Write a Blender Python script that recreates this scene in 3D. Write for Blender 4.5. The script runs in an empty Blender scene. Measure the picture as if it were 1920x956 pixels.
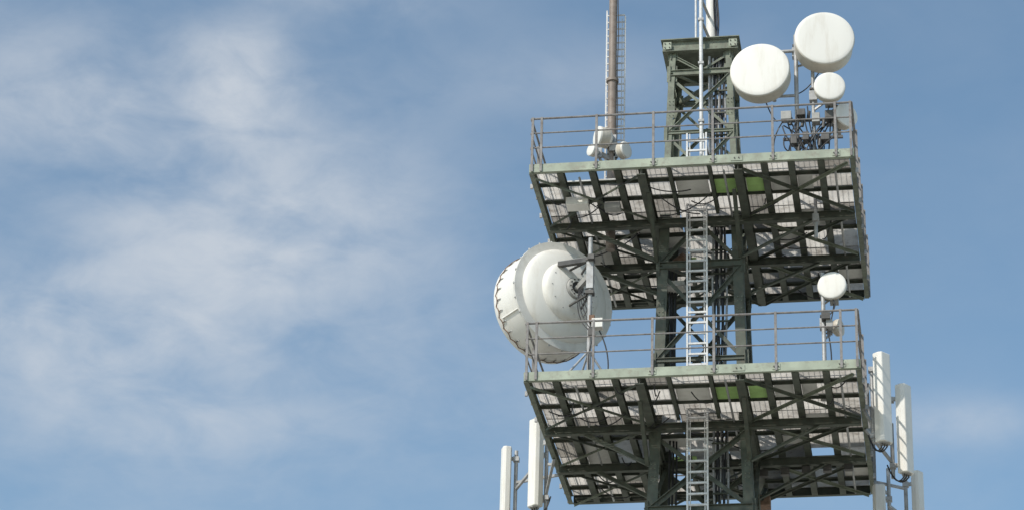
import bpy, math, random
from mathutils import Vector, Matrix
random.seed(7)
Z0=23.09; H=4.243
SC=bpy.context.scene
SC.view_settings.view_transform='Standard'; SC.view_settings.look='None'; SC.view_settings.exposure=0
# ------------------------------------------------------------ materials
def mat(name,col,rough=.6,metal=0,var=.15,scale=6,dirt=None,dirt_amt=.3,bump=0,streak=False):
    m=bpy.data.materials.new(name); m.use_nodes=True; nt=m.node_tree; N=nt.nodes; L=nt.links
    b=N['Principled BSDF']; b.inputs['Roughness'].default_value=rough; b.inputs['Metallic'].default_value=metal
    tc=N.new('ShaderNodeTexCoord'); mp=N.new('ShaderNodeMapping'); L.new(tc.outputs['Object'],mp.inputs[0])
    if streak: mp.inputs['Scale'].default_value=(1,1,.18)
    n=N.new('ShaderNodeTexNoise'); n.inputs['Scale'].default_value=scale; n.inputs['Detail'].default_value=6
    L.new(mp.outputs[0],n.inputs['Vector'])
    r=N.new('ShaderNodeValToRGB'); c=Vector(col)
    r.color_ramp.elements[0].position=.3; r.color_ramp.elements[1].position=.7
    r.color_ramp.elements[0].color=(*(c*(1-var)),1); r.color_ramp.elements[1].color=(*[min(.9,v*(1+var)) for v in c],1)
    L.new(n.outputs['Fac'],r.inputs[0]); out=r.outputs[0]
    if dirt:
        n2=N.new('ShaderNodeTexNoise'); n2.inputs['Scale'].default_value=scale*2.7; n2.inputs['Detail'].default_value=8; n2.inputs['Roughness'].default_value=.7
        L.new(mp.outputs[0],n2.inputs['Vector'])
        r2=N.new('ShaderNodeValToRGB'); r2.color_ramp.elements[0].position=.50; r2.color_ramp.elements[1].position=.68
        r2.color_ramp.elements[1].color=(dirt_amt,)*3+(1,)
        L.new(n2.outputs['Fac'],r2.inputs[0])
        mx=N.new('ShaderNodeMixRGB'); L.new(r2.outputs[0],mx.inputs[0]); L.new(out,mx.inputs[1]); mx.inputs[2].default_value=(*dirt,1); out=mx.outputs[0]
    L.new(out,b.inputs['Base Color'])
    if bump:
        bp=N.new('ShaderNodeBump'); bp.inputs['Strength'].default_value=bump; bp.inputs['Distance'].default_value=.01
        L.new(n.outputs['Fac'],bp.inputs['Height']); L.new(bp.outputs[0],b.inputs['Normal'])
    return m
M=dict(
 green=mat('dark_green_paint_shaded',(.072,.084,.064),.6,dirt=(.11,.085,.06),dirt_amt=.7,var=.3),  # tower green darkened to carry the shadow on the lower steel
 green2=mat('weathered_green_paint_sunlit',(.16,.18,.135),.6,dirt=(.12,.10,.08),dirt_amt=.8,var=.3),  # tower green lightened to carry the sun on the top section
 fascia=mat('pale_green_paint',(.32,.355,.28),.6,dirt=(.22,.2,.16),dirt_amt=.7,scale=3,var=.2),
 galv=mat('galvanised_steel',(.38,.38,.38),.5,.2,dirt=(.2,.17,.14),dirt_amt=.6,var=.2),
 rail=mat('weathered_rail_steel',(.21,.20,.195),.6,.1,dirt=(.13,.09,.07),dirt_amt=.8,var=.3),
 alu=mat('ladder_aluminium',(.66,.66,.66),.5,0,var=.12,dirt=(.33,.3,.27),dirt_amt=.6),
 grate=mat('grating_steel',(.52,.50,.47),.6,0,var=.25,scale=1.7,dirt=(.20,.17,.14),dirt_amt=.8),  # dirt blotches strengthened to stand in for irregular underside shadows
 grate_l=mat('grating_steel_lit_tone',(.68,.66,.63),.6,0,var=.15,scale=1.7,dirt=(.36,.33,.29),dirt_amt=.7),  # paler copy of the grating, brighter patches put into the colour
 grate_d=mat('grating_steel_shadow_tone',(.28,.265,.24),.7,0,var=.3,scale=1.7,dirt=(.13,.11,.09),dirt_amt=.8),  # darker copy of the grating, shadow patches put into the colour
 white=mat('white_radome',(.75,.73,.685),.55,var=.03,scale=2,dirt=(.55,.5,.42),dirt_amt=.4,streak=True),
 whitec=mat('white_fabric',(.75,.735,.70),.65,var=.04,scale=2,dirt=(.55,.5,.44),dirt_amt=.4,bump=.3),
 beige=mat('beige_plastic_and_drum_shade',(.58,.53,.45),.5,var=.06,dirt=(.35,.3,.24),dirt_amt=.4,streak=True),
 grey=mat('grey_housing',(.34,.335,.32),.5,var=.1,dirt=(.2,.2,.2)),
 plate=mat('grey_plate',(.66,.64,.60),.6,var=.1,scale=3,dirt=(.4,.36,.3)),
 gplate=mat('light_green_plate',(.46,.70,.24),.6,var=.15,scale=3,dirt=(.3,.42,.15)),
 brown=mat('brown_mast_paint',(.24,.195,.165),.55,var=.15,scale=4,dirt=(.14,.09,.06),dirt_amt=.6),
 black=mat('black_cable',(.025,.025,.028),.5,var=.2),
 dark=mat('dark_bracket',(.085,.08,.075),.5,.2,var=.3),
 rust=mat('rusty_fitting',(.20,.12,.08),.8,var=.3,scale=15),
 ground=mat('gravel_ground',(.38,.355,.30),.95,var=.2,scale=.15,dirt=(.2,.21,.12),dirt_amt=.4),
)
# ------------------------------------------------------------ mesh builder
class MB:
    def __init__(s): s.v=[]; s.f=[]; s.m=[]; s.mats=[]
    def mi(s,k):
        if k not in s.mats: s.mats.append(k)
        return s.mats.index(k)
    def add(s,vs,fs,k):
        o=len(s.v); s.v+= [tuple(v) for v in vs]; i=s.mi(k)
        for f in fs: s.f.append([a+o for a in f]); s.m.append(i)
    def box(s,c,size,k,rot=None):
        c=Vector(c); R=rot if rot else Matrix.Identity(3); vs=[]
        for x in(-.5,.5):
            for y in(-.5,.5):
                for z in(-.5,.5): vs.append(c+R@Vector((x*size[0],y*size[1],z*size[2])))
        s.add(vs,[(0,1,3,2),(4,6,7,5),(0,4,5,1),(2,3,7,6),(0,2,6,4),(1,5,7,3)],k)
    def frame(s,a,b,up):
        a=Vector(a);b=Vector(b);d=(b-a).normalized();up=Vector(up)
        if abs(d.dot(up))>.98: up=Vector((0,1,0)) if abs(d.y)<.9 else Vector((1,0,0))
        sd=d.cross(up).normalized(); u=sd.cross(d).normalized(); return a,b,d,sd,u
    def bar(s,a,b,w,h,k,up=(0,0,1),off=(0,0)):
        a,b,d,sd,u=s.frame(a,b,up); o=sd*off[0]+u*off[1]; vs=[]
        for p in(a,b):
            for x,y in((-1,-1),(1,-1),(1,1),(-1,1)): vs.append(p+o+sd*x*w/2+u*y*h/2)
        s.add(vs,[(0,3,2,1),(4,5,6,7),(0,1,5,4),(1,2,6,5),(2,3,7,6),(3,0,4,7)],k)
    def angle(s,a,b,w,k,up=(0,0,1),t=.012,sx=1,su=1):
        s.bar(a,b,w,t,k,up,(sx*w/2,0)); s.bar(a,b,t,w-t,k,up,(0,su*(w/2)))
    def ibeam(s,a,b,w,h,k,up=(0,0,1),t=.012):
        s.bar(a,b,w,t,k,up,(0,h/2-t/2)); s.bar(a,b,w,t,k,up,(0,-h/2+t/2)); s.bar(a,b,t,h-2*t,k,up)
    def tube(s,a,b,r,k,n=10,r2=None,cap=True):
        a,b,d,sd,u=s.frame(a,b,(0,0,1)); r2=r if r2 is None else r2; vs=[]
        for p,q in((a,r),(b,r2)):
            for i in range(n):
                t=2*math.pi*i/n; vs.append(p+(sd*math.cos(t)+u*math.sin(t))*q)
        fs=[(i,(i+1)%n,n+(i+1)%n,n+i) for i in range(n)]
        if cap: fs+=[tuple(range(n))[::-1],tuple(range(n,2*n))]
        s.add(vs,fs,k)
    def poly(s,pts,r,k,n=6):
        P=[Vector(p) for p in pts]; vs=[]
        for j,p in enumerate(P):
            d=(P[min(j+1,len(P)-1)]-P[max(j-1,0)]).normalized()
            up=Vector((0,0,1)) if abs(d.z)<.9 else Vector((0,1,0))
            sd=d.cross(up).normalized(); u=sd.cross(d)
            for i in range(n):
                t=2*math.pi*i/n; vs.append(p+(sd*math.cos(t)+u*math.sin(t))*r)
        s.add(vs,[(j*n+i,j*n+(i+1)%n,(j+1)*n+(i+1)%n,(j+1)*n+i) for j in range(len(P)-1) for i in range(n)],k)
    def sag(s,a,b,drop,r,k,side=(0,0,0),n=10):
        a=Vector(a);b=Vector(b);pts=[]
        for i in range(n+1):
            t=i/n; q=4*t*(1-t); pts.append(a.lerp(b,t)+Vector((0,0,-drop*q))+Vector(side)*q)
        s.poly(pts,r,k)
    def rev(s,O,A,prof,k,n=64,ks=None):
        O=Vector(O);A=Vector(A).normalized(); up=Vector((0,0,1)) if abs(A.z)<.9 else Vector((0,1,0))
        sd=A.cross(up).normalized(); u=sd.cross(A)
        for j in range(len(prof)-1):
            (s0,r0),(s1,r1)=prof[j],prof[j+1]; kk=ks[j] if ks and ks[j] else k
            vs=[O+A*ss+(sd*math.cos(2*math.pi*i/n)+u*math.sin(2*math.pi*i/n))*rr for ss,rr in((s0,max(r0,1e-4)),(s1,max(r1,1e-4))) for i in range(n)]
            s.add(vs,[(i,(i+1)%n,n+(i+1)%n,n+i) for i in range(n)],kk)
    def obj(s,name,parent=None,smooth=False,bevel=0,z=Z0):
        me=bpy.data.meshes.new(name); me.from_pydata(s.v,[],s.f)
        for k in s.mats: me.materials.append(M[k])
        me.polygons.foreach_set('material_index',s.m)
        o=bpy.data.objects.new(name,me); SC.collection.objects.link(o)
        import bmesh
        bm=bmesh.new(); bm.from_mesh(me)
        if smooth: bmesh.ops.remove_doubles(bm,verts=bm.verts,dist=2e-5)
        bmesh.ops.recalc_face_normals(bm,faces=bm.faces)
        bm.to_mesh(me); bm.free()
        if smooth:
            me.shade_smooth(); me.set_sharp_from_angle(angle=math.radians(38))
        if bevel:
            md=o.modifiers.new('bevel','BEVEL'); md.width=bevel; md.segments=3
        o.location=(0,0,z)
        if parent: o.parent=parent; 
        return o
def empty(name):
    e=bpy.data.objects.new(name,None); SC.collection.objects.link(e); return e
V=Vector
# ------------------------------------------------------------ tower
tower=empty('telecommunication_tower')
KN=[(-Z0,2.3),(-12,1.5),(-2,.985),(0,.9),(H,.77),(5.5,.70),(8.15,.60)]
def hw(z):
    for (z0,a0),(z1,a1) in zip(KN,KN[1:]):
        if z<=z1: return a0+(a1-a0)*(z-z0)/(z1-z0)
    return KN[-1][1]
def C(i,z):
    a=hw(z); return V(((-a,a,a,-a)[i]-.03,(-a,-a,a,a)[i],z))
legs=MB()
for (z0,_),(z1,_) in zip(KN,KN[1:]):
    z1=min(z1,7.95)
    w=.19 if z1<=H+.01 else .12
    k='green' if z1<=H+.01 else 'green2'  # shaded tone below the upper platform, sunlit tone above
    for i in range(4):
        sx=(1,-1,-1,1)[i]; sy=(1,1,-1,-1)[i]
        a,b=C(i,z0),C(i,z1); t=.016
        legs.bar(a+V((sx*w/2,0,0)),b+V((sx*w/2,0,0)),w,t,k,up=(0,1,0))
        legs.bar(a+V((0,sy*(w/2+t/2),0)),b+V((0,sy*(w/2+t/2),0)),t,w-t*.2,k,up=(0,1,0))
# splice plates and bolts on the legs
for zc in(2.2,-1.2,5.2,6.6):
    for i in range(4):
        c=C(i,zc); sx=(1,-1,-1,1)[i]; sy=-1 if i<2 else 1
        legs.box(c+V((sx*.085,sy*.014,0)),(.13,.012,.42),'green2' if zc>H else 'green')
        for dx in(.05,.12):
            for dz in(-.16,-.08,.08,.16): legs.tube(c+V((sx*dx,sy*.018,dz)),c+V((sx*dx,sy*.04,dz)),.010,'green2',6)
legs.obj('legs',tower)
br=MB()
def face_brace(z0,z1,w,k,kind='X'):
    for i in range(4):
        j=(i+1)%4; n=(V((0,-1,0)),V((1,0,0)),V((0,1,0)),V((-1,0,0)))[i]*-.02
        a0,a1,b0,b1=C(i,z0)+n,C(i,z1)+n,C(j,z0)+n,C(j,z1)+n
        ins=.06; d=(b0-a0).normalized()*ins; a0,a1,b0,b1=a0+d,a1+d,b0-d,b1-d
        if kind=='X':
            br.angle(a0,b1,w,k,up=-n); br.angle(b0+n*1.6,a1+n*1.6,w,k,up=n)
            c=(a0+b1+b0+a1)/4; rot=Matrix.Rotation(math.pi/4,3,n.normalized())
            br.box(c+n*.4,(.16 if abs(n.y)>0 else .01,.01 if abs(n.y)>0 else .16,.16),k,rot)
        elif kind=='K':
            m=(a1+b1)/2; br.angle(a0,m,w,k,up=-n); br.angle(b0,m,w,k,up=n)
        elif kind=='V':
            m=(a0+b0)/2; br.angle(a1,m,w,k,up=-n); br.angle(b1,m,w,k,up=n)
        for p in(a0,b0,a1,b1):
            br.box(p+n*.35,(.2 if abs(n.y)>0 else .012,.012 if abs(n.y)>0 else .2,.24),k)
def ring(z,w,h,k,plan=True):
    for i in range(4):
        a,b=C(i,z),C((i+1)%4,z); d=(b-a).normalized()*.02
        br.ibeam(a+d,b-d,w,h,k)
    if plan: br.angle(C(0,z),C(2,z),.07,k); br.angle(C(1,z-.03),C(3,z-.03),.07,k)
ring(7.42,.07,.12,'green2'); ring(6.05,.05,.07,'green2',False)
face_brace(6.1,7.36,.055,'green2','X'); face_brace(4.5,6.0,.055,'green2','X')
face_brace(7.48,7.85,.045,'green2','V')
CZ=8.0
for s_ in(-1,1):
    br.ibeam((-.78,s_*.66,CZ),(.72,s_*.66,CZ),.12,.24,'green2')
    br.ibeam((-.03+s_*.7,-.6,CZ-.01),(-.03+s_*.7,.6,CZ-.01),.1,.2,'green2')
br.box((-.03,0,CZ+.135),(1.56,1.5,.02),'green2')
for x in(-.68,.62):
    br.box((x,-.727,CZ),(.16,.012,.16),'fascia')
    for dx in(-.045,.045):
        for dz in(-.045,.045): br.tube((x+dx,-.72,CZ+dz),(x+dx,-.75,CZ+dz),.014,'dark',6)
ring(3.1,.1,.14,'green'); ring(1.1,.07,.09,'green',False); ring(-1.95,.1,.14,'green'); ring(-.3,.08,.1,'green',False)
face_brace(3.2,4.05,.07,'green','K'); face_brace(1.15,3.02,.07,'green','X'); face_brace(.05,1.05,.06,'green','K')
face_brace(-1.88,-.38,.08,'green','X')
z=-2.0
while z>-Z0+1:
    z1=max(z-2.6,-Z0+.1); face_brace(z1,z-.05,.1,'green','X'); ring(z1,.1,.12,'green',False); z=z1
br.obj('bracing',tower)
foot=MB()
for i in range(4):
    c=C(i,-Z0); foot.box((c.x,c.y,-Z0+.2),(.9,.9,.6),'plate')
foot.obj('foundation_blocks',tower,bevel=.03)
# ------------------------------------------------------------ platforms
JX=[-2.45,-1.85,-1.38,1.35,1.85,2.4]; AY=[-2.3,-1.6,0,1.75,2.4]
def platform(f,tag,seed):
    rn=random.Random(seed)
    st=MB()
    st.bar((-3.02,-3,f-.085),(3.02,-3,f-.085),.012,.17,'fascia')
    st.bar((-3.02,-2.957,f-.006),(3.02,-2.957,f-.006),.08,.012,'fascia'); st.bar((-3.02,-2.957,f-.164),(3.02,-2.957,f-.164),.08,.012,'fascia')
    for x in(-1.76,-.69,.42,.86,1.53,2.69):
        st.box((x,-3.012,f-.085),(.14 if x!=.86 else .22,.01,.11),'fascia')
        for dx in(-.04,.04): st.tube((x+dx,-3.01,f-.085),(x+dx,-3.035,f-.085),.013,'dark',6)
    for s_ in(-1,1): st.ibeam((s_*2.98,-2.99,f-.1),(s_*2.98,2.99,f-.1),.09,.18,'green2')
    st.ibeam((-2.93,2.98,f-.1),(2.93,2.98,f-.1),.09,.18,'green')
    for x in JX: st.ibeam((x,-2.94,f-.12),(x,2.93,f-.12),.12,.14,'green')
    for x in(-.93,.87): st.ibeam((x,-2.94,f-.17),(x,2.93,f-.17),.16,.24,'green')
    for x in(-.42,.33): st.ibeam((x,-2.94,f-.115),(x,-.98,f-.115),.07,.12,'green'); st.ibeam((x,.98,f-.115),(x,2.93,f-.115),.07,.12,'green')
    for y in(-.93,.93): st.ibeam((-2.93,y,f-.30),(2.93,y,f-.30),.11,.16,'green')
    for y in AY: st.angle((-2.93,y,f-.07),(2.93,y,f-.07),.06,'green',su=-1)
    zb=f-.235
    for sx in(-1,1):
        for sy in(-1,1):
            st.angle((sx*.95,sy*1.0,zb),(sx*2.9,sy*2.9,zb),.05,'green2',su=-1)
            st.angle((sx*.95,sy*2.9,zb-.02),(sx*2.9,sy*1.0,zb-.02),.05,'green',su=-1)
        st.angle((sx*.95,-.85,zb),(sx*2.9,.85,zb),.05,'green2',su=-1)
        st.angle((sx*.95,.85,zb-.02),(sx*2.9,-.85,zb-.02),.05,'green',su=-1)
    st.angle((-.9,1.0,zb-.03),(.85,2.9,zb-.03),.05,'green',su=-1)
    st.angle((.85,1.0,zb-.05),(-.9,2.9,zb-.05),.05,'green',su=-1)
    for i in range(4):
        c=C(i,f-1.05); sx=(-1,1,1,-1)[i]; sy=(-1,-1,1,1)[i]
        st.angle(c,(sx*2.2,sy*.93,f-.38),.07,'green'); st.angle(c,(c.x,sy*2.2,f-.3),.07,'green')
    st.obj('platform_frame_'+tag,tower)
    # grating laid as separate panels, random light and dark tones imitating patchy shadow
    g=MB(); xs=[-2.93]+sorted(JX+[-.93,-.42,.33,.87])+[2.93]; ys=[-2.92,-2.3,-1.6,-.93,0,.93,1.75,2.4,2.92]
    for xa,xb in zip(xs,xs[1:]):
        for ya,yb in zip(ys,ys[1:]):
            k=rn.choices(['grate','grate_l','grate_d'],[5,4,3])[0]; dz=rn.uniform(-.003,.003)
            if rn.random()<.04: continue
            y=ya+.03
            while y<yb-.012: g.bar((xa+.012,y,f-.018+dz),(xb-.012,y,f-.018+dz),.005,.034,k); y+=.042
            for yy in(ya+.012,yb-.012): g.bar((xa+.012,yy,f-.018+dz),(xb-.012,yy,f-.018+dz),.005,.034,k)
            x=xa+.014
            while x<xb-.01: g.bar((x,ya+.012,f-.004+dz),(x,yb-.012,f-.004+dz),.006,.007,k); x+=.1
    g.obj('platform_grating_'+tag,tower)
    p=MB(); zp=f-.042
    for x0,x1,k in((-.36,.25,'plate'),(.37,.78,'gplate'),(.96,1.28,'gplate'),(1.42,1.77,'plate'),(1.92,2.2,'plate')):
        p.box(((x0+x1)/2,-1.95,zp-.034),(x1-x0,.6,.008),k)
    for x,y,sx,sy,k in((-.6,.4,.5,.45,'plate'),(-.55,1.35,.5,.5,'gplate'),(1.6,.45,.4,.4,'plate'),(-1.62,2.0,.38,.5,'plate'),(.6,2.1,.4,.4,'plate'),(-2.15,.9,.45,1.2,'plate'),(2.7,2.0,.45,.8,'plate'),(2.1,-.4,.45,.7,'plate'),(-1.15,-.2,.3,.8,'plate')):
        p.box((x,y,zp),(sx,sy,.008),k)
    p.obj('inspection_plates_'+tag,tower)
    r=MB(); hs=(.97,.66,.35)
    fx=[-2.97,-2.8,-1.76,-.69,.42,1.53,2.69,2.97]
    for x in fx:
        r.bar((x,-3.03,f-.16),(x,-3.03,f+.985),.045,.014,'rail',up=(0,1,0))
        r.bar((x+.018,-3.016,f-.0),(x+.018,-3.016,f+.985),.010,.03,'rail',up=(0,1,0))
    for yy in(-1.9,-.8,.3,1.4,2.5,2.99):
        for s_ in(-1,1): r.bar((s_*3.03,yy,f-.16),(s_*3.03,yy,f+.985),.045,.03,'rail')
    for yy in(-2.5,-1.3,-.2,.9,2.0):
        for s_ in(-1,1): r.box((s_*3.045,yy,f-.2),(.05,.05,.09),'galv')
    for x in fx[2:-1]: r.bar((x,3.03,f-.16),(x,3.03,f+.985),.045,.03,'rail')
    for h in hs:
        rr=.021 if h>.9 else .015
        for y in(-3.0,3.0): r.tube((-3,y,f+h),(3,y,f+h),rr,'rail',8)
        for x in(-3.0,3.0): r.tube((x,-3,f+h),(x,3,f+h),rr,'rail',8)
    r.obj('railing_'+tag,tower,smooth=True)
platform(0,'a',3); platform(H,'b',11)
od=MB()
od.box((-2.25,-1.9,H-.3),(.42,.3,.16),'white'); od.box((-1.6,-1.75,H-.33),(.3,.2,.12),'grey')
od.tube((2.2,-1.2,H-.9),(2.2,-1.2,H),.035,'galv'); od.box((2.2,-1.2,H-.5),(.12,.2,.14),'galv')
od.tube((-.55,-.2,3.4),(-.35,-.3,3.5),.13,'rust',16); od.box((.9,1.2,-1.0),(.4,.3,.2),'rust')
od.box((-.6,.2,H-1.1),(.35,.3,.12),'plate')
for k in range(5): od.box((1.0+.4*k,.98,-.5+.02*k),(.16,.12,.14),'dark')
cl_=lambda v:max(-2.75,min(2.75,v))
for f in(0,H):
    for i in range(26):
        x=random.uniform(-2.6,2.6); y=random.uniform(-2.5,2.5)
        od.sag((x,y,f-.2),(cl_(x+random.uniform(-1,1)),cl_(y+random.uniform(-.8,.8)),f-.22),random.uniform(.05,.15),.013,'black')
    for x in(-2.1,.6,2.65): od.tube((x,-2.8,f-.22),(x,2.8,f-.22),.022,'galv',8)
od.obj('junction_boxes_and_conduit',tower,bevel=.008)
cb=MB()
for i in range(9):
    x=.20+.028*i; y=-.55+.035*(i%3); pts=[]
    z=-Z0+.4
    while z<7.8: pts.append((x+.02*math.sin(z*1.7+i*2),y+.015*math.sin(z*1.1+i),z)); z+=.35
    cb.poly(pts,.017 if i%2 else .022,'black' if i%4 else 'galv')
for i in range(3):
    x=-.72+.05*i; pts=[]; z=-Z0+.4
    while z<3.6+.1*i: pts.append((x+.02*math.sin(z*1.3+i),.3+.02*i,z)); z+=.35
    cb.poly(pts,.020,'black')
for k in range(26):
    z=-5+.5*k
    if z<7.8: cb.bar((.15,-.58,z),(.5,-.58,z),.03,.03,'green')
cb.obj('feeder_cables',tower,smooth=True)
# ------------------------------------------------------------ access ladder
ld=MB(); LX=-.06; LY=-1.15; w=.185
for s_ in(-1,1):
    ld.bar((LX+s_*w,LY,-Z0+.1),(LX+s_*w,LY,5.75),.034,.06,'alu',up=(0,1,0))
    ld.bar((LX+s_*(w-.05),LY+.02,-8),(LX+s_*(w-.05),LY+.02,5.75),.018,.03,'alu',up=(0,1,0))
z=-Z0+.3
while z<5.7:
    ld.bar((LX-w,LY,z),(LX+w,LY,z),.036,.036,'alu'); z+=.215
z=-Z0+.6
while z<5.6:
    for s_ in(-1,1): ld.bar((LX+s_*w,LY+.02,z),(LX+s_*w,-hw(z),z),.03,.012,'galv')
    z+=1.4
ld.obj('access_ladder')
# ------------------------------------------------------------ radio mast with its ladder
ms=empty('radio_mast'); m=MB()
mx,my=-1.8,-.5
m.tube((mx,my,H-.6),(mx,my,7.4),.092,'brown',24); m.tube((mx,my,7.4),(mx,my,16),.082,'brown',24)
m.rev((mx,my,7.4),(0,0,1),[(-.03,.09),(-.03,.125),(.03,.125),(.03,.08)],'brown',24)
m.rev((mx,my,H),(0,0,1),[(.0,.17),(.03,.17),(.03,.09)],'brown',24)
m.obj('mast_pipe',ms,smooth=True)
m=MB(); lx=mx+.035
for s_ in(-1,1): m.bar((lx+s_*.185,my+.2,H),(lx+s_*.185,my+.2,9.15 if s_<0 else 9.0),.028,.035,'alu',up=(0,1,0))
for s_ in(-1,1): m.bar((lx+s_*.125,my+.2,H),(lx+s_*.125,my+.2,8.95),.014,.02,'alu',up=(0,1,0))
z=H+.15
while z<9.1: m.bar((lx-.18,my+.2,z),(lx+.18,my+.2,z),.026,.026,'alu'); z+=.16
for z in(H+.8,H+2,H+3.3,H+4.5): m.bar((mx,my+.05,z),(mx,my+.2,z),.03,.02,'alu')
m.obj('mast_ladder',ms)
m=MB()
m.poly([(mx+.105+.008*math.sin(k),my-.02,H+.3*k) for k in range(0,30)],.010,'black')
m.obj('mast_cable',ms)
# ------------------------------------------------------------ central antenna mast
cm=empty('antenna_mast'); m=MB()
m.tube((.13,0,8.14),(.13,0,15),.105,'white',24)
m.rev((.13,0,8.15),(0,0,1),[(0,.2),(.03,.2),(.03,.1)],'galv',24)
m.tube((.0,-.82,H+.02),(.0,-.82,15),.038,'alu',12); m.tube((-.12,-.62,8.15),(-.12,-.62,15),.022,'alu',8)
for z in(5,6.2,7.5): m.bar((.0,-.82,z),(.0,-.6,z),.05,.03,'galv'); m.box((0,-.82,z),(.11,.1,.05),'galv')
for z in(8.5,9.0): m.bar((.0,-.82,z),(.1,-.05,z),.05,.03,'galv'); m.box((0,-.82,z),(.11,.1,.05),'galv')
m.tube((.14,-.55,H),(.14,-.55,7.8),.028,'galv',10)
for i in range(6):
    pts=[(.21+.014*i+.018*math.sin(k*.5+i),-.12-.01*i,8.15+.12*k) for k in range(30)]
    m.poly(pts,.013,'black')
m.obj('mast_poles',cm,smooth=True)
# ------------------------------------------------------------ drum antennas
def drum(center,ax,r,L,pole=None,col='white',n=72):
    e=empty('microwave_drum_antenna'); m=MB(); A=V(ax).normalized()
    m.rev(center,A,[(.012,0),(.011,r*.5),(.006,r*.85),(0,r*.97),(-.006,r*.99),(-.014,r),(-.035,r),(-.037,r*1.014),(-.055,r*1.014),(-.057,r*.985),(-L,r*.98),(-L-.015,r*.93),(-L-.12*r-.05,r*.55),(-L-.2*r-.07,r*.2),(-L-.2*r-.12,r*.18),(-L-.2*r-.12,0)],col,n,
      ks=[None]*6+['beige']*4+['white']*2+['grey']*3)  # beige band paints the tan shade on the drum sides
    m.obj('radome_and_shroud',e,smooth=True)
    if pole:
        k=MB(); b=V(center)-A*(L+.2*r+.1); p=V(pole); p.z=b.z
        k.bar(b+V((0,0,.1)),b-V((0,0,.1)),.1,.08,'galv',up=(0,1,0)); k.bar(b,p,.06,.09,'galv')
        k.box(p,(.15,.15,.2),'galv'); k.box(p+V((0,0,.16)),(.13,.13,.03),'dark')
        k.bar(b-V((0,0,.12)),p-V((0,0,.3)),.035,.035,'galv')
        if r>.18:
            k.box(b+V((0,.0,-.18)),(.16,.16,.18),'grey')
            k.sag(b-V((0,0,.25)),(p.x+.04,p.y,p.z-.9),.1,.012,'black')
        k.obj('mount',e)
    return e
drum((1.2,-1.5,6.90),(-.05,-1,0),.575,.36,(1.45,-1.0,0))
drum((2.47,-1.55,7.50),(.12,-1,0),.575,.42,(1.88,-1.0,0))
drum((2.54,-1.5,6.45),(.1,-1,.0),.30,.16,(2.2,-1.1,0))
drum((2.84,-1.1,6.02),(.62,-.8,.0),.25,.2,(2.5,-.9,0))
drum((2.48,-1.5,2.21),(-.12,-1,0),.27,.10,(2.31,-1.3,0))
drum((2.62,-1.15,1.5),(.9,-.35,0),.16,.1,(2.31,-1.3,0),'beige')
drum((-2.06,-.75,6.02),(-.85,-.5,0),.21,.22,(mx,my,0))
drum((-2.16,-.95,5.62),(-.7,-.7,.0),.12,.10,(mx,my,0))
drum((-1.48,-.65,5.75),(.8,-.45,0),.17,.14,(mx,my,0))
sf=empty('antenna_support_frame'); m=MB()
m.tube((1.88,-1.1,H),(1.88,-1.1,7.85),.042,'galv',12); m.tube((2.2,-1.1,H),(2.2,-1.1,7.1),.036,'galv',12)
m.tube((1.45,-1.1,7.5),(1.95,-1.1,7.5),.035,'galv',10); m.tube((1.45,-1.1,6.4),(1.45,-1.1,7.62),.04,'galv',12)
m.tube((1.45,-1.1,6.5),(1.9,-1.1,6.5),.03,'galv',10)
for z in(5.95,5.55,4.7): m.bar((1.6,-1.08,z),(2.75,-1.08,z),.05,.05,'dark')
m.bar((1.88,-1.1,4.9),(1.5,-.4,H),.04,.04,'galv'); m.bar((2.2,-1.1,5.0),(2.5,-.3,H),.04,.04,'galv'); m.bar((1.88,-1.1,5.3),(2.2,-1.1,4.6),.035,.035,'dark')
m.tube((2.62,-1.1,4.8),(2.62,-1.1,6.3),.03,'galv',10)
m.obj('poles',sf,smooth=True)
m=MB()
for c,s_,k in(((1.68,-1.2,5.98),(.2,.18,.18),'grey'),((1.97,-1.25,6.0),(.16,.2,.14),'dark'),((2.25,-1.2,5.9),(.15,.18,.2),'grey'),((2.5,-1.15,5.98),(.16,.2,.16),'dark'),((2.05,-1.2,5.5),(.12,.2,.18),'dark'),((1.82,-1.2,5.45),(.12,.16,.2),'dark'),((2.42,-1.15,5.5),(.16,.2,.16),'dark'),((2.2,-1.2,5.1),(.13,.16,.16),'grey'),((2.55,-1.2,4.85),(.2,.2,.12),'galv')):
    m.box(c,s_,k)
for x,z in((1.75,5.8),(1.98,5.75),(2.1,5.92),(2.38,5.7),(2.6,5.75),(2.3,5.3),(1.9,5.2)):
    m.tube((x,-1.2,z),(x+.02,-1.2,z+.16),.035,'dark',10)
m.obj('radio_units',sf,bevel=.015)
m=MB()
for i in range(26):
    a=(random.uniform(1.6,2.7),-1.2+random.uniform(-.1,.15),random.uniform(5.4,6.2)); b=(random.uniform(1.8,2.6),-1.1+random.uniform(-.1,.2),random.uniform(4.5,5.3))
    m.sag(a,b,random.uniform(0,.15),.013,'black',side=(random.uniform(-.25,.25),random.uniform(-.1,.1),0))
m.sag((1.9,-1.15,5.0),(1.2,-.5,4.5),.15,.015,'black'); m.sag((1.6,-1.15,5.9),(1.75,-1.1,4.6),.0,.013,'black',side=(-.25,0,0))
m.obj('cables',sf,smooth=True)
sp=empty('antenna_pole'); m=MB()
m.tube((2.31,-1.4,0),(2.31,-1.4,2.5),.04,'galv',12); m.box((2.31,-1.4,.02),(.22,.22,.03),'galv')
m.box((2.36,-1.5,1.56),(.16,.16,.12),'dark'); m.box((2.42,-1.45,1.42),(.12,.14,.16),'grey')
m.sag((2.36,-1.45,1.4),(2.36,-1.38,.1),0,.013,'black',side=(.08,0,0)); m.sag((2.45,-1.45,2.0),(2.4,-1.45,1.6),0,.012,'black',side=(.1,0,0))
m.obj('pole_and_fittings',sp,smooth=False)
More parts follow.
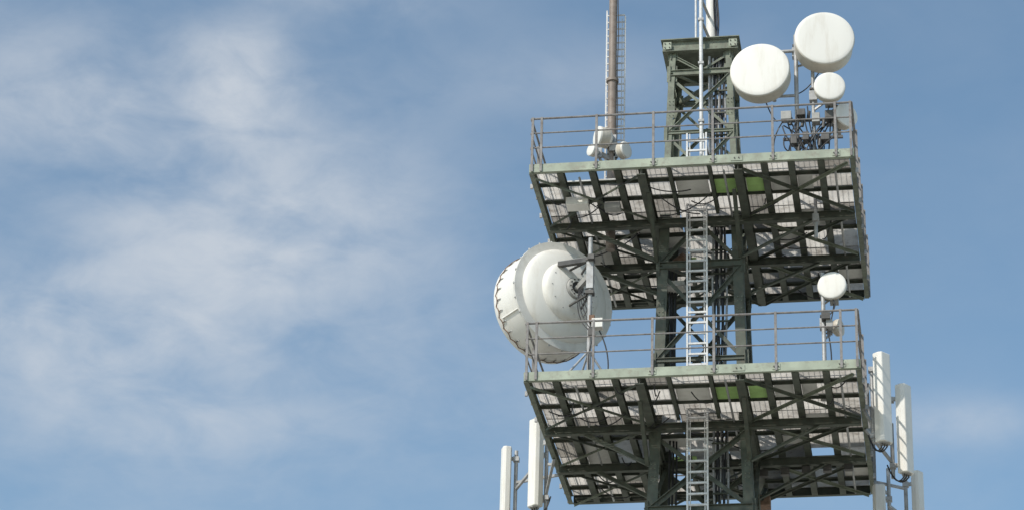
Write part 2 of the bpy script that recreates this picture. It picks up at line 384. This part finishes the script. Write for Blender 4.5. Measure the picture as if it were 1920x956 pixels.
# ------------------------------------------------------------ big shrouded dish
bd=empty('shrouded_parabolic_antenna'); m=MB()
O=V((-2.58,-1.3,2.30)); A=V((-.66,.75,0)).normalized(); R=1.07
P_=[((.90,0),'whitec'),((.895,.4),'whitec'),((.87,.75),'whitec'),((.84,.92),'whitec'),((.81,.975),'whitec'),((.77,1.0),'whitec'),((.66,1.0),'white'),((.655,.985),'white'),((.04,.985),'grey'),
 ((.035,1.03),'plate'),((-.015,1.03),'plate'),((-.02,.95),'plate'),((-.035,.88),'white'),((-.05,.875),'white'),((-.12,.80),'white'),((-.18,.68),'white'),((-.205,.60),'white'),((-.21,.575),'white'),
 ((-.30,.56),'white'),((-.345,.53),'white'),((-.37,.47),'white'),((-.40,.38),'white'),((-.43,.28),'white'),((-.44,.21),'grey'),((-.44,.20),'grey'),((-.50,.19),'plate'),((-.50,.12),'grey'),((-.45,.12),'dark'),((-.45,.05),'grey'),((-.54,.05),'grey'),((-.54,0),'grey')]
m.rev(O,A,[(a,b*R) for (a,b),_ in P_],'white',96,ks=[k for _,k in P_]); m.obj('reflector_and_shroud',bd,smooth=True)
up=V((0,0,1)); sd=A.cross(up).normalized()
def onr(s,r,t): return O+A*s+(sd*math.cos(t)+up*math.sin(t))*r
m=MB(); n=30
for i in range(n):
    t0=2*math.pi*i/n; t1=2*math.pi*(i+1)/n
    pts=[onr(.70-.05*math.sin(math.pi*q/6),R*1.006,t0+(t1-t0)*q/6) for q in range(7)]
    m.poly(pts,.010,'rust')
    m.poly([onr(.65,R*1.0,(t0+t1)/2),onr(.57,R*.997,(t0+t1)/2)],.008,'dark')
    m.box(onr(.56,R*.99,(t0+t1)/2),(.022,.022,.022),'galv')
for i in range(24):
    m.box(onr(.01,R*1.035,2*math.pi*i/24),(.028,.028,.028),'galv')
for i in range(12):
    t=2*math.pi*i/12; m.tube(onr(-.49,R*.155,t),onr(-.525,R*.155,t),.014,'dark',6)
    m.tube(onr(-.36,R*.46,t),onr(-.385,R*.46,t),.010,'galv',6)
for t in(.3,2.0,3.6,5.2): m.bar(onr(.05,R*.995,t),onr(.62,R*.995,t),.03,.02,'white')
m.obj('lacing_and_bolts',bd)
m=MB(); P=V((-1.95,-2.2,0)); hub=O-A*.54
m.tube(P,P+V((0,0,3.05)),.042,'galv',14); m.box(P+V((0,0,.02)),(.26,.26,.03),'galv')
for a in((-.45,-.35),(.45,.2),(-.35,.5)): m.tube(P+V((0,0,.75)),P+V((a[0],a[1],.02)),.022,'galv',8)
m.bar(hub,V((P.x,P.y,hub.z)),.08,.12,'grey'); m.box(V((P.x,P.y,hub.z)),(.13,.13,.6),'galv')
for dz in(-.38,.30): 
    m.box(V((P.x,P.y,hub.z+dz)),(.16,.16,.07),'dark')
    for t in(1.2,1.9) if dz>0 else (4.4,5.1): m.bar(onr(-.40,R*.36,t),V((P.x,P.y,hub.z+dz)),.035,.035,'dark')
m.bar(P+V((-.02,-.04,hub.z+.28)),onr(-.36,R*.50,2.25)+V((0,0,.02)),.10,.09,'dark',up=(0,0,1)); m.bar(P+V((-.02,-.04,hub.z+.32)),onr(-.36,R*.50,2.25)+V((0,0,.075)),.09,.02,'grey')
m.tube(P+V((.05,0,1.75)),onr(-.3,R*.5,5.2),.018,'galv',8)
m.tube(P+V((.0,0,1.6)),onr(-.02,R*.9,5.4),.016,'galv',8)
m.box(P+V((.17,-.12,1.22)),(.2,.18,.18),'white'); m.box(P+V((.06,-.1,1.34)),(.1,.12,.12),'rust'); m.box(P+V((.05,-.14,1.05)),(.1,.1,.14),'dark'); m.box(P+V((.03,-.1,2.6)),(.12,.12,.1),'dark')
for i in range(5):
    m.sag(hub+V((0,-.05,-.03*i)),P+V((.05,-.06,1.3-.05*i)),.06+.02*i,.011,'black',side=(.07-.04*i,-.1,0))
m.sag(P+V((.2,-.1,1.1)),P+V((.35,-.1,.1)),0,.014,'black',side=(.08,0,0))
m.sag(P+V((.1,-.1,1.0)),P+V((.06,-.05,.1)),0,.012,'black',side=(-.08,0,0))
m.obj('mount_and_pole',bd,smooth=False,bevel=.004)
# ------------------------------------------------------------ panel antennas
def panel(x,y,z0,z1,face,pole,w=.26,d=.17,arms=(),poler=None):
    e=empty('panel_antenna'); m=MB(); F=V((face[0],face[1],0)).normalized(); S=V((-F.y,F.x,0))
    hwid=w/2; sec=[(-hwid,-d/2),(hwid,-d/2),(hwid,d*.15),(hwid*.72,d*.5),(-hwid*.72,d*.5),(-hwid,d*.15)]
    vs=[]; n=len(sec)
    for z in(z0,z1):
        for a,b in sec: vs.append(V((x,y,z))+S*a+F*b)
    m.add(vs,[(i,(i+1)%n,n+(i+1)%n,n+i) for i in range(n)]+[tuple(range(n)),tuple(range(n,2*n))],'white')
    m.obj('radome',e,bevel=.018)
    m=MB()
    b=V((x,y,0))-F*(d/2+.006)
    m.bar(b+V((0,0,z0+.03)),b+V((0,0,z1-.03)),w*.8,.012,'beige',up=F)
    m.box((x,y,z0-.006),(w*.6,w*.6,.02),'grey')
    for i in(-1,0,1): m.tube(V((x,y,z0+.0))+S*i*.06,V((x,y,z0-.06))+S*i*.06,.016,'dark',8)
    p=V((pole[0],pole[1],0)); za,zb=poler or (z0+.1,z1+.05)
    m.tube(p+V((0,0,za)),p+V((0,0,zb)),.038,'galv',12)
    for z in(z0+.22,z1-.22):
        m.bar(b+V((0,0,z)),p+V((0,0,z)),.06,.06,'galv'); m.box(p+V((0,0,z)),(.12,.12,.09),'galv')
    for a in arms: m.bar(p+V((0,0,a[0])),a[1],.05,.05,'galv'); 
    for i in(-1,0,1): m.sag(V((x,y,z0-.05))+S*i*.06,(p.x*.97,p.y,z0+.25),.2,.013,'black')
    m.obj('mount',e)
panel(3.36,-1.5,-1.0,.76,(.75,-.66),(3.16,-1.3),.30,.2,arms=((.3,(3.0,-1.35,-.05)),(-.6,(2.98,-1.2,-.15))),poler=(-.9,.5))
panel(3.70,.05,-.98,.80,(.80,-.6),(3.45,.2),.28,.2,arms=((-.1,(3.0,.2,-.12)),(-.7,(2.98,-.3,-.2))),poler=(-1.0,.1))
panel(3.86,2.5,-1.6,.05,(.8,-.6),(3.62,2.6),.22,.16,arms=((-.25,(3.0,2.5,-.12)),(-.9,(3.3,1.8,-.9))))
panel(3.12,2.2,-1.9,-.32,(.2,-1),(3.3,2.4),.24,.16,arms=((-.45,(3.0,2.4,-.15)),),poler=(-2,.1))
panel(-3.40,1.0,-1.02,.79,(-.62,-.78),(-3.2,1.1),.27,.2,arms=((-.1,(-3.0,1.1,-.12)),(-.75,(-2.98,.6,-.2))),poler=(-1.05,.75))
panel(-4.15,2.0,-1.35,.66,(-.9,-.42),(-3.96,2.1),.22,.16,arms=((-.05,(-3.0,1.6,-.12)),(-.2,(-3.2,1.1,.15)),(-1.0,(-3.2,1.1,-.8))),poler=(-1.4,.62))
# ------------------------------------------------------------ ground
g=MB(); S_=4000
g.add([(-S_,-S_,0),(S_,-S_,0),(S_,S_,0),(-S_,S_,0)],[(0,1,2,3)],'ground'); g.obj('ground',z=0)
# ------------------------------------------------------------ sky
az,el=math.radians(-145),math.radians(42)
sv=V((math.sin(az)*math.cos(el),math.cos(az)*math.cos(el),math.sin(el)))
W=bpy.data.worlds.new('World'); SC.world=W; W.use_nodes=True; nt=W.node_tree; N=nt.nodes; L=nt.links
bg=N['Background']; bg.inputs[1].default_value=.135
sky=N.new('ShaderNodeTexSky'); sky.sky_type='NISHITA'; sky.sun_disc=False; sky.sun_elevation=el; sky.sun_rotation=az
sky.air_density=1.0; sky.dust_density=.9; sky.ozone_density=1.0
def math_(op,a,b=None,c=None):
    n=N.new('ShaderNodeMath'); n.operation=op
    for i,v in enumerate((a,b,c)):
        if v is None: continue
        if isinstance(v,(int,float)): n.inputs[i].default_value=v
        else: L.new(v,n.inputs[i])
    return n.outputs[0]
tc=N.new('ShaderNodeTexCoord'); sp_=N.new('ShaderNodeSeparateXYZ'); L.new(tc.outputs['Generated'],sp_.inputs[0])
AZ=math_('MULTIPLY',math_('ARCTAN2',sp_.outputs[0],sp_.outputs[1]),57.2958)
EL=math_('MULTIPLY',math_('ARCSINE',sp_.outputs[2]),57.2958)
cv=N.new('ShaderNodeCombineXYZ'); L.new(AZ,cv.inputs[0]); L.new(EL,cv.inputs[1])
def noise(scale,detail,rough,sx,sy,rot,dist=0,loc=0):
    mp=N.new('ShaderNodeMapping'); mp.inputs['Scale'].default_value=(sx,sy,1); mp.inputs['Rotation'].default_value=(0,0,math.radians(rot)); mp.inputs['Location'].default_value=(loc,loc*.7,0)
    L.new(cv.outputs[0],mp.inputs[0]); n=N.new('ShaderNodeTexNoise'); n.inputs['Scale'].default_value=scale; n.inputs['Detail'].default_value=detail; n.inputs['Roughness'].default_value=rough; n.inputs['Distortion'].default_value=dist
    L.new(mp.outputs[0],n.inputs['Vector']); return n.outputs['Fac']
n1=noise(.34,6,.52,.65,1.15,-20,.3,3.1); n2=noise(.9,7,.58,.6,1.2,-30,.4,11); n3=noise(.12,3,.5,1,1.2,0,0,5)
tex=math_('ADD',math_('MULTIPLY',n1,.66),math_('MULTIPLY',n2,.34))
patches=[(-19.2,28.9,4.2,1.2,.70),(-15.9,29.7,1.2,.9,.65),(-13.3,31.5,1.8,.5,.6),(-15.6,26.4,3.0,1.4,.70),(-12.9,27.2,1.8,1.2,.35),(-19.3,24.3,4.2,1.0,.75),(-16.5,22.6,3.0,.8,.42),(.0,23.1,1.8,.4,.5),(-8.5,29.9,2.8,.7,.25),(-11,24,2.5,1.4,.28),(-18,26.5,5,4.5,.16),(-8,20.5,14,1.8,.12)]
tot=None
for a,e,sa,se,amp in patches:
    da=math_('DIVIDE',math_('SUBTRACT',AZ,a),sa); de=math_('DIVIDE',math_('SUBTRACT',EL,e),se)
    g_=math_('MULTIPLY',math_('EXPONENT',math_('MULTIPLY',math_('ADD',math_('MULTIPLY',da,da),math_('MULTIPLY',de,de)),-.7)),amp)
    tot=g_ if tot is None else math_('ADD',tot,g_)
far=math_('MULTIPLY',math_('SUBTRACT',n3,.5),.5)
base=math_('ADD',math_('ADD',tot,.08),math_('MAXIMUM',far,0))
mr=N.new('ShaderNodeMapRange'); mr.interpolation_type='SMOOTHSTEP'; L.new(tex,mr.inputs[0]); mr.inputs[1].default_value=.26; mr.inputs[2].default_value=.71
cl=math_('MINIMUM',math_('MULTIPLY',base,math_('ADD',math_('MULTIPLY',mr.outputs[0],.90),.10)),.85)
tint=N.new('ShaderNodeMixRGB'); tint.blend_type='MULTIPLY'; tint.inputs[0].default_value=1; L.new(sky.outputs[0],tint.inputs[1]); tint.inputs[2].default_value=(1.06,1.18,1.12,1)
mix=N.new('ShaderNodeMixRGB'); L.new(cl,mix.inputs[0]); L.new(tint.outputs[0],mix.inputs[1]); mix.inputs[2].default_value=(4.5,4.85,5.3,1)
L.new(mix.outputs[0],bg.inputs[0])
sl=bpy.data.lights.new('sun','SUN'); sl.energy=3.5; sl.angle=math.radians(.6); sl.color=(1,.945,.86)
so=bpy.data.objects.new('sun',sl); SC.collection.objects.link(so); so.rotation_euler=sv.to_track_quat('Z','Y').to_euler(); so.location=(-30,-40,60)
# ------------------------------------------------------------ camera
cam=bpy.data.cameras.new('camera'); co=bpy.data.objects.new('camera',cam); SC.collection.objects.link(co)
yaw,pit,rol=-.168,.4615,-.0292
F=V((math.sin(yaw)*math.cos(pit),math.cos(yaw)*math.cos(pit),math.sin(pit))); Rr=V((math.cos(yaw),-math.sin(yaw),0)); U=Rr.cross(F)
c_,s_=math.cos(rol),math.sin(rol); R2=Rr*c_-U*s_; U2=Rr*s_+U*c_
co.matrix_world=Matrix(((R2.x,U2.x,-F.x,4.6909),(R2.y,U2.y,-F.y,-50.1118),(R2.z,U2.z,-F.z,Z0-21.3876),(0,0,0,1)))
cam.sensor_width=36; cam.lens=5427.6/1920*36; cam.clip_end=10000; cam.clip_start=.5
SC.camera=co
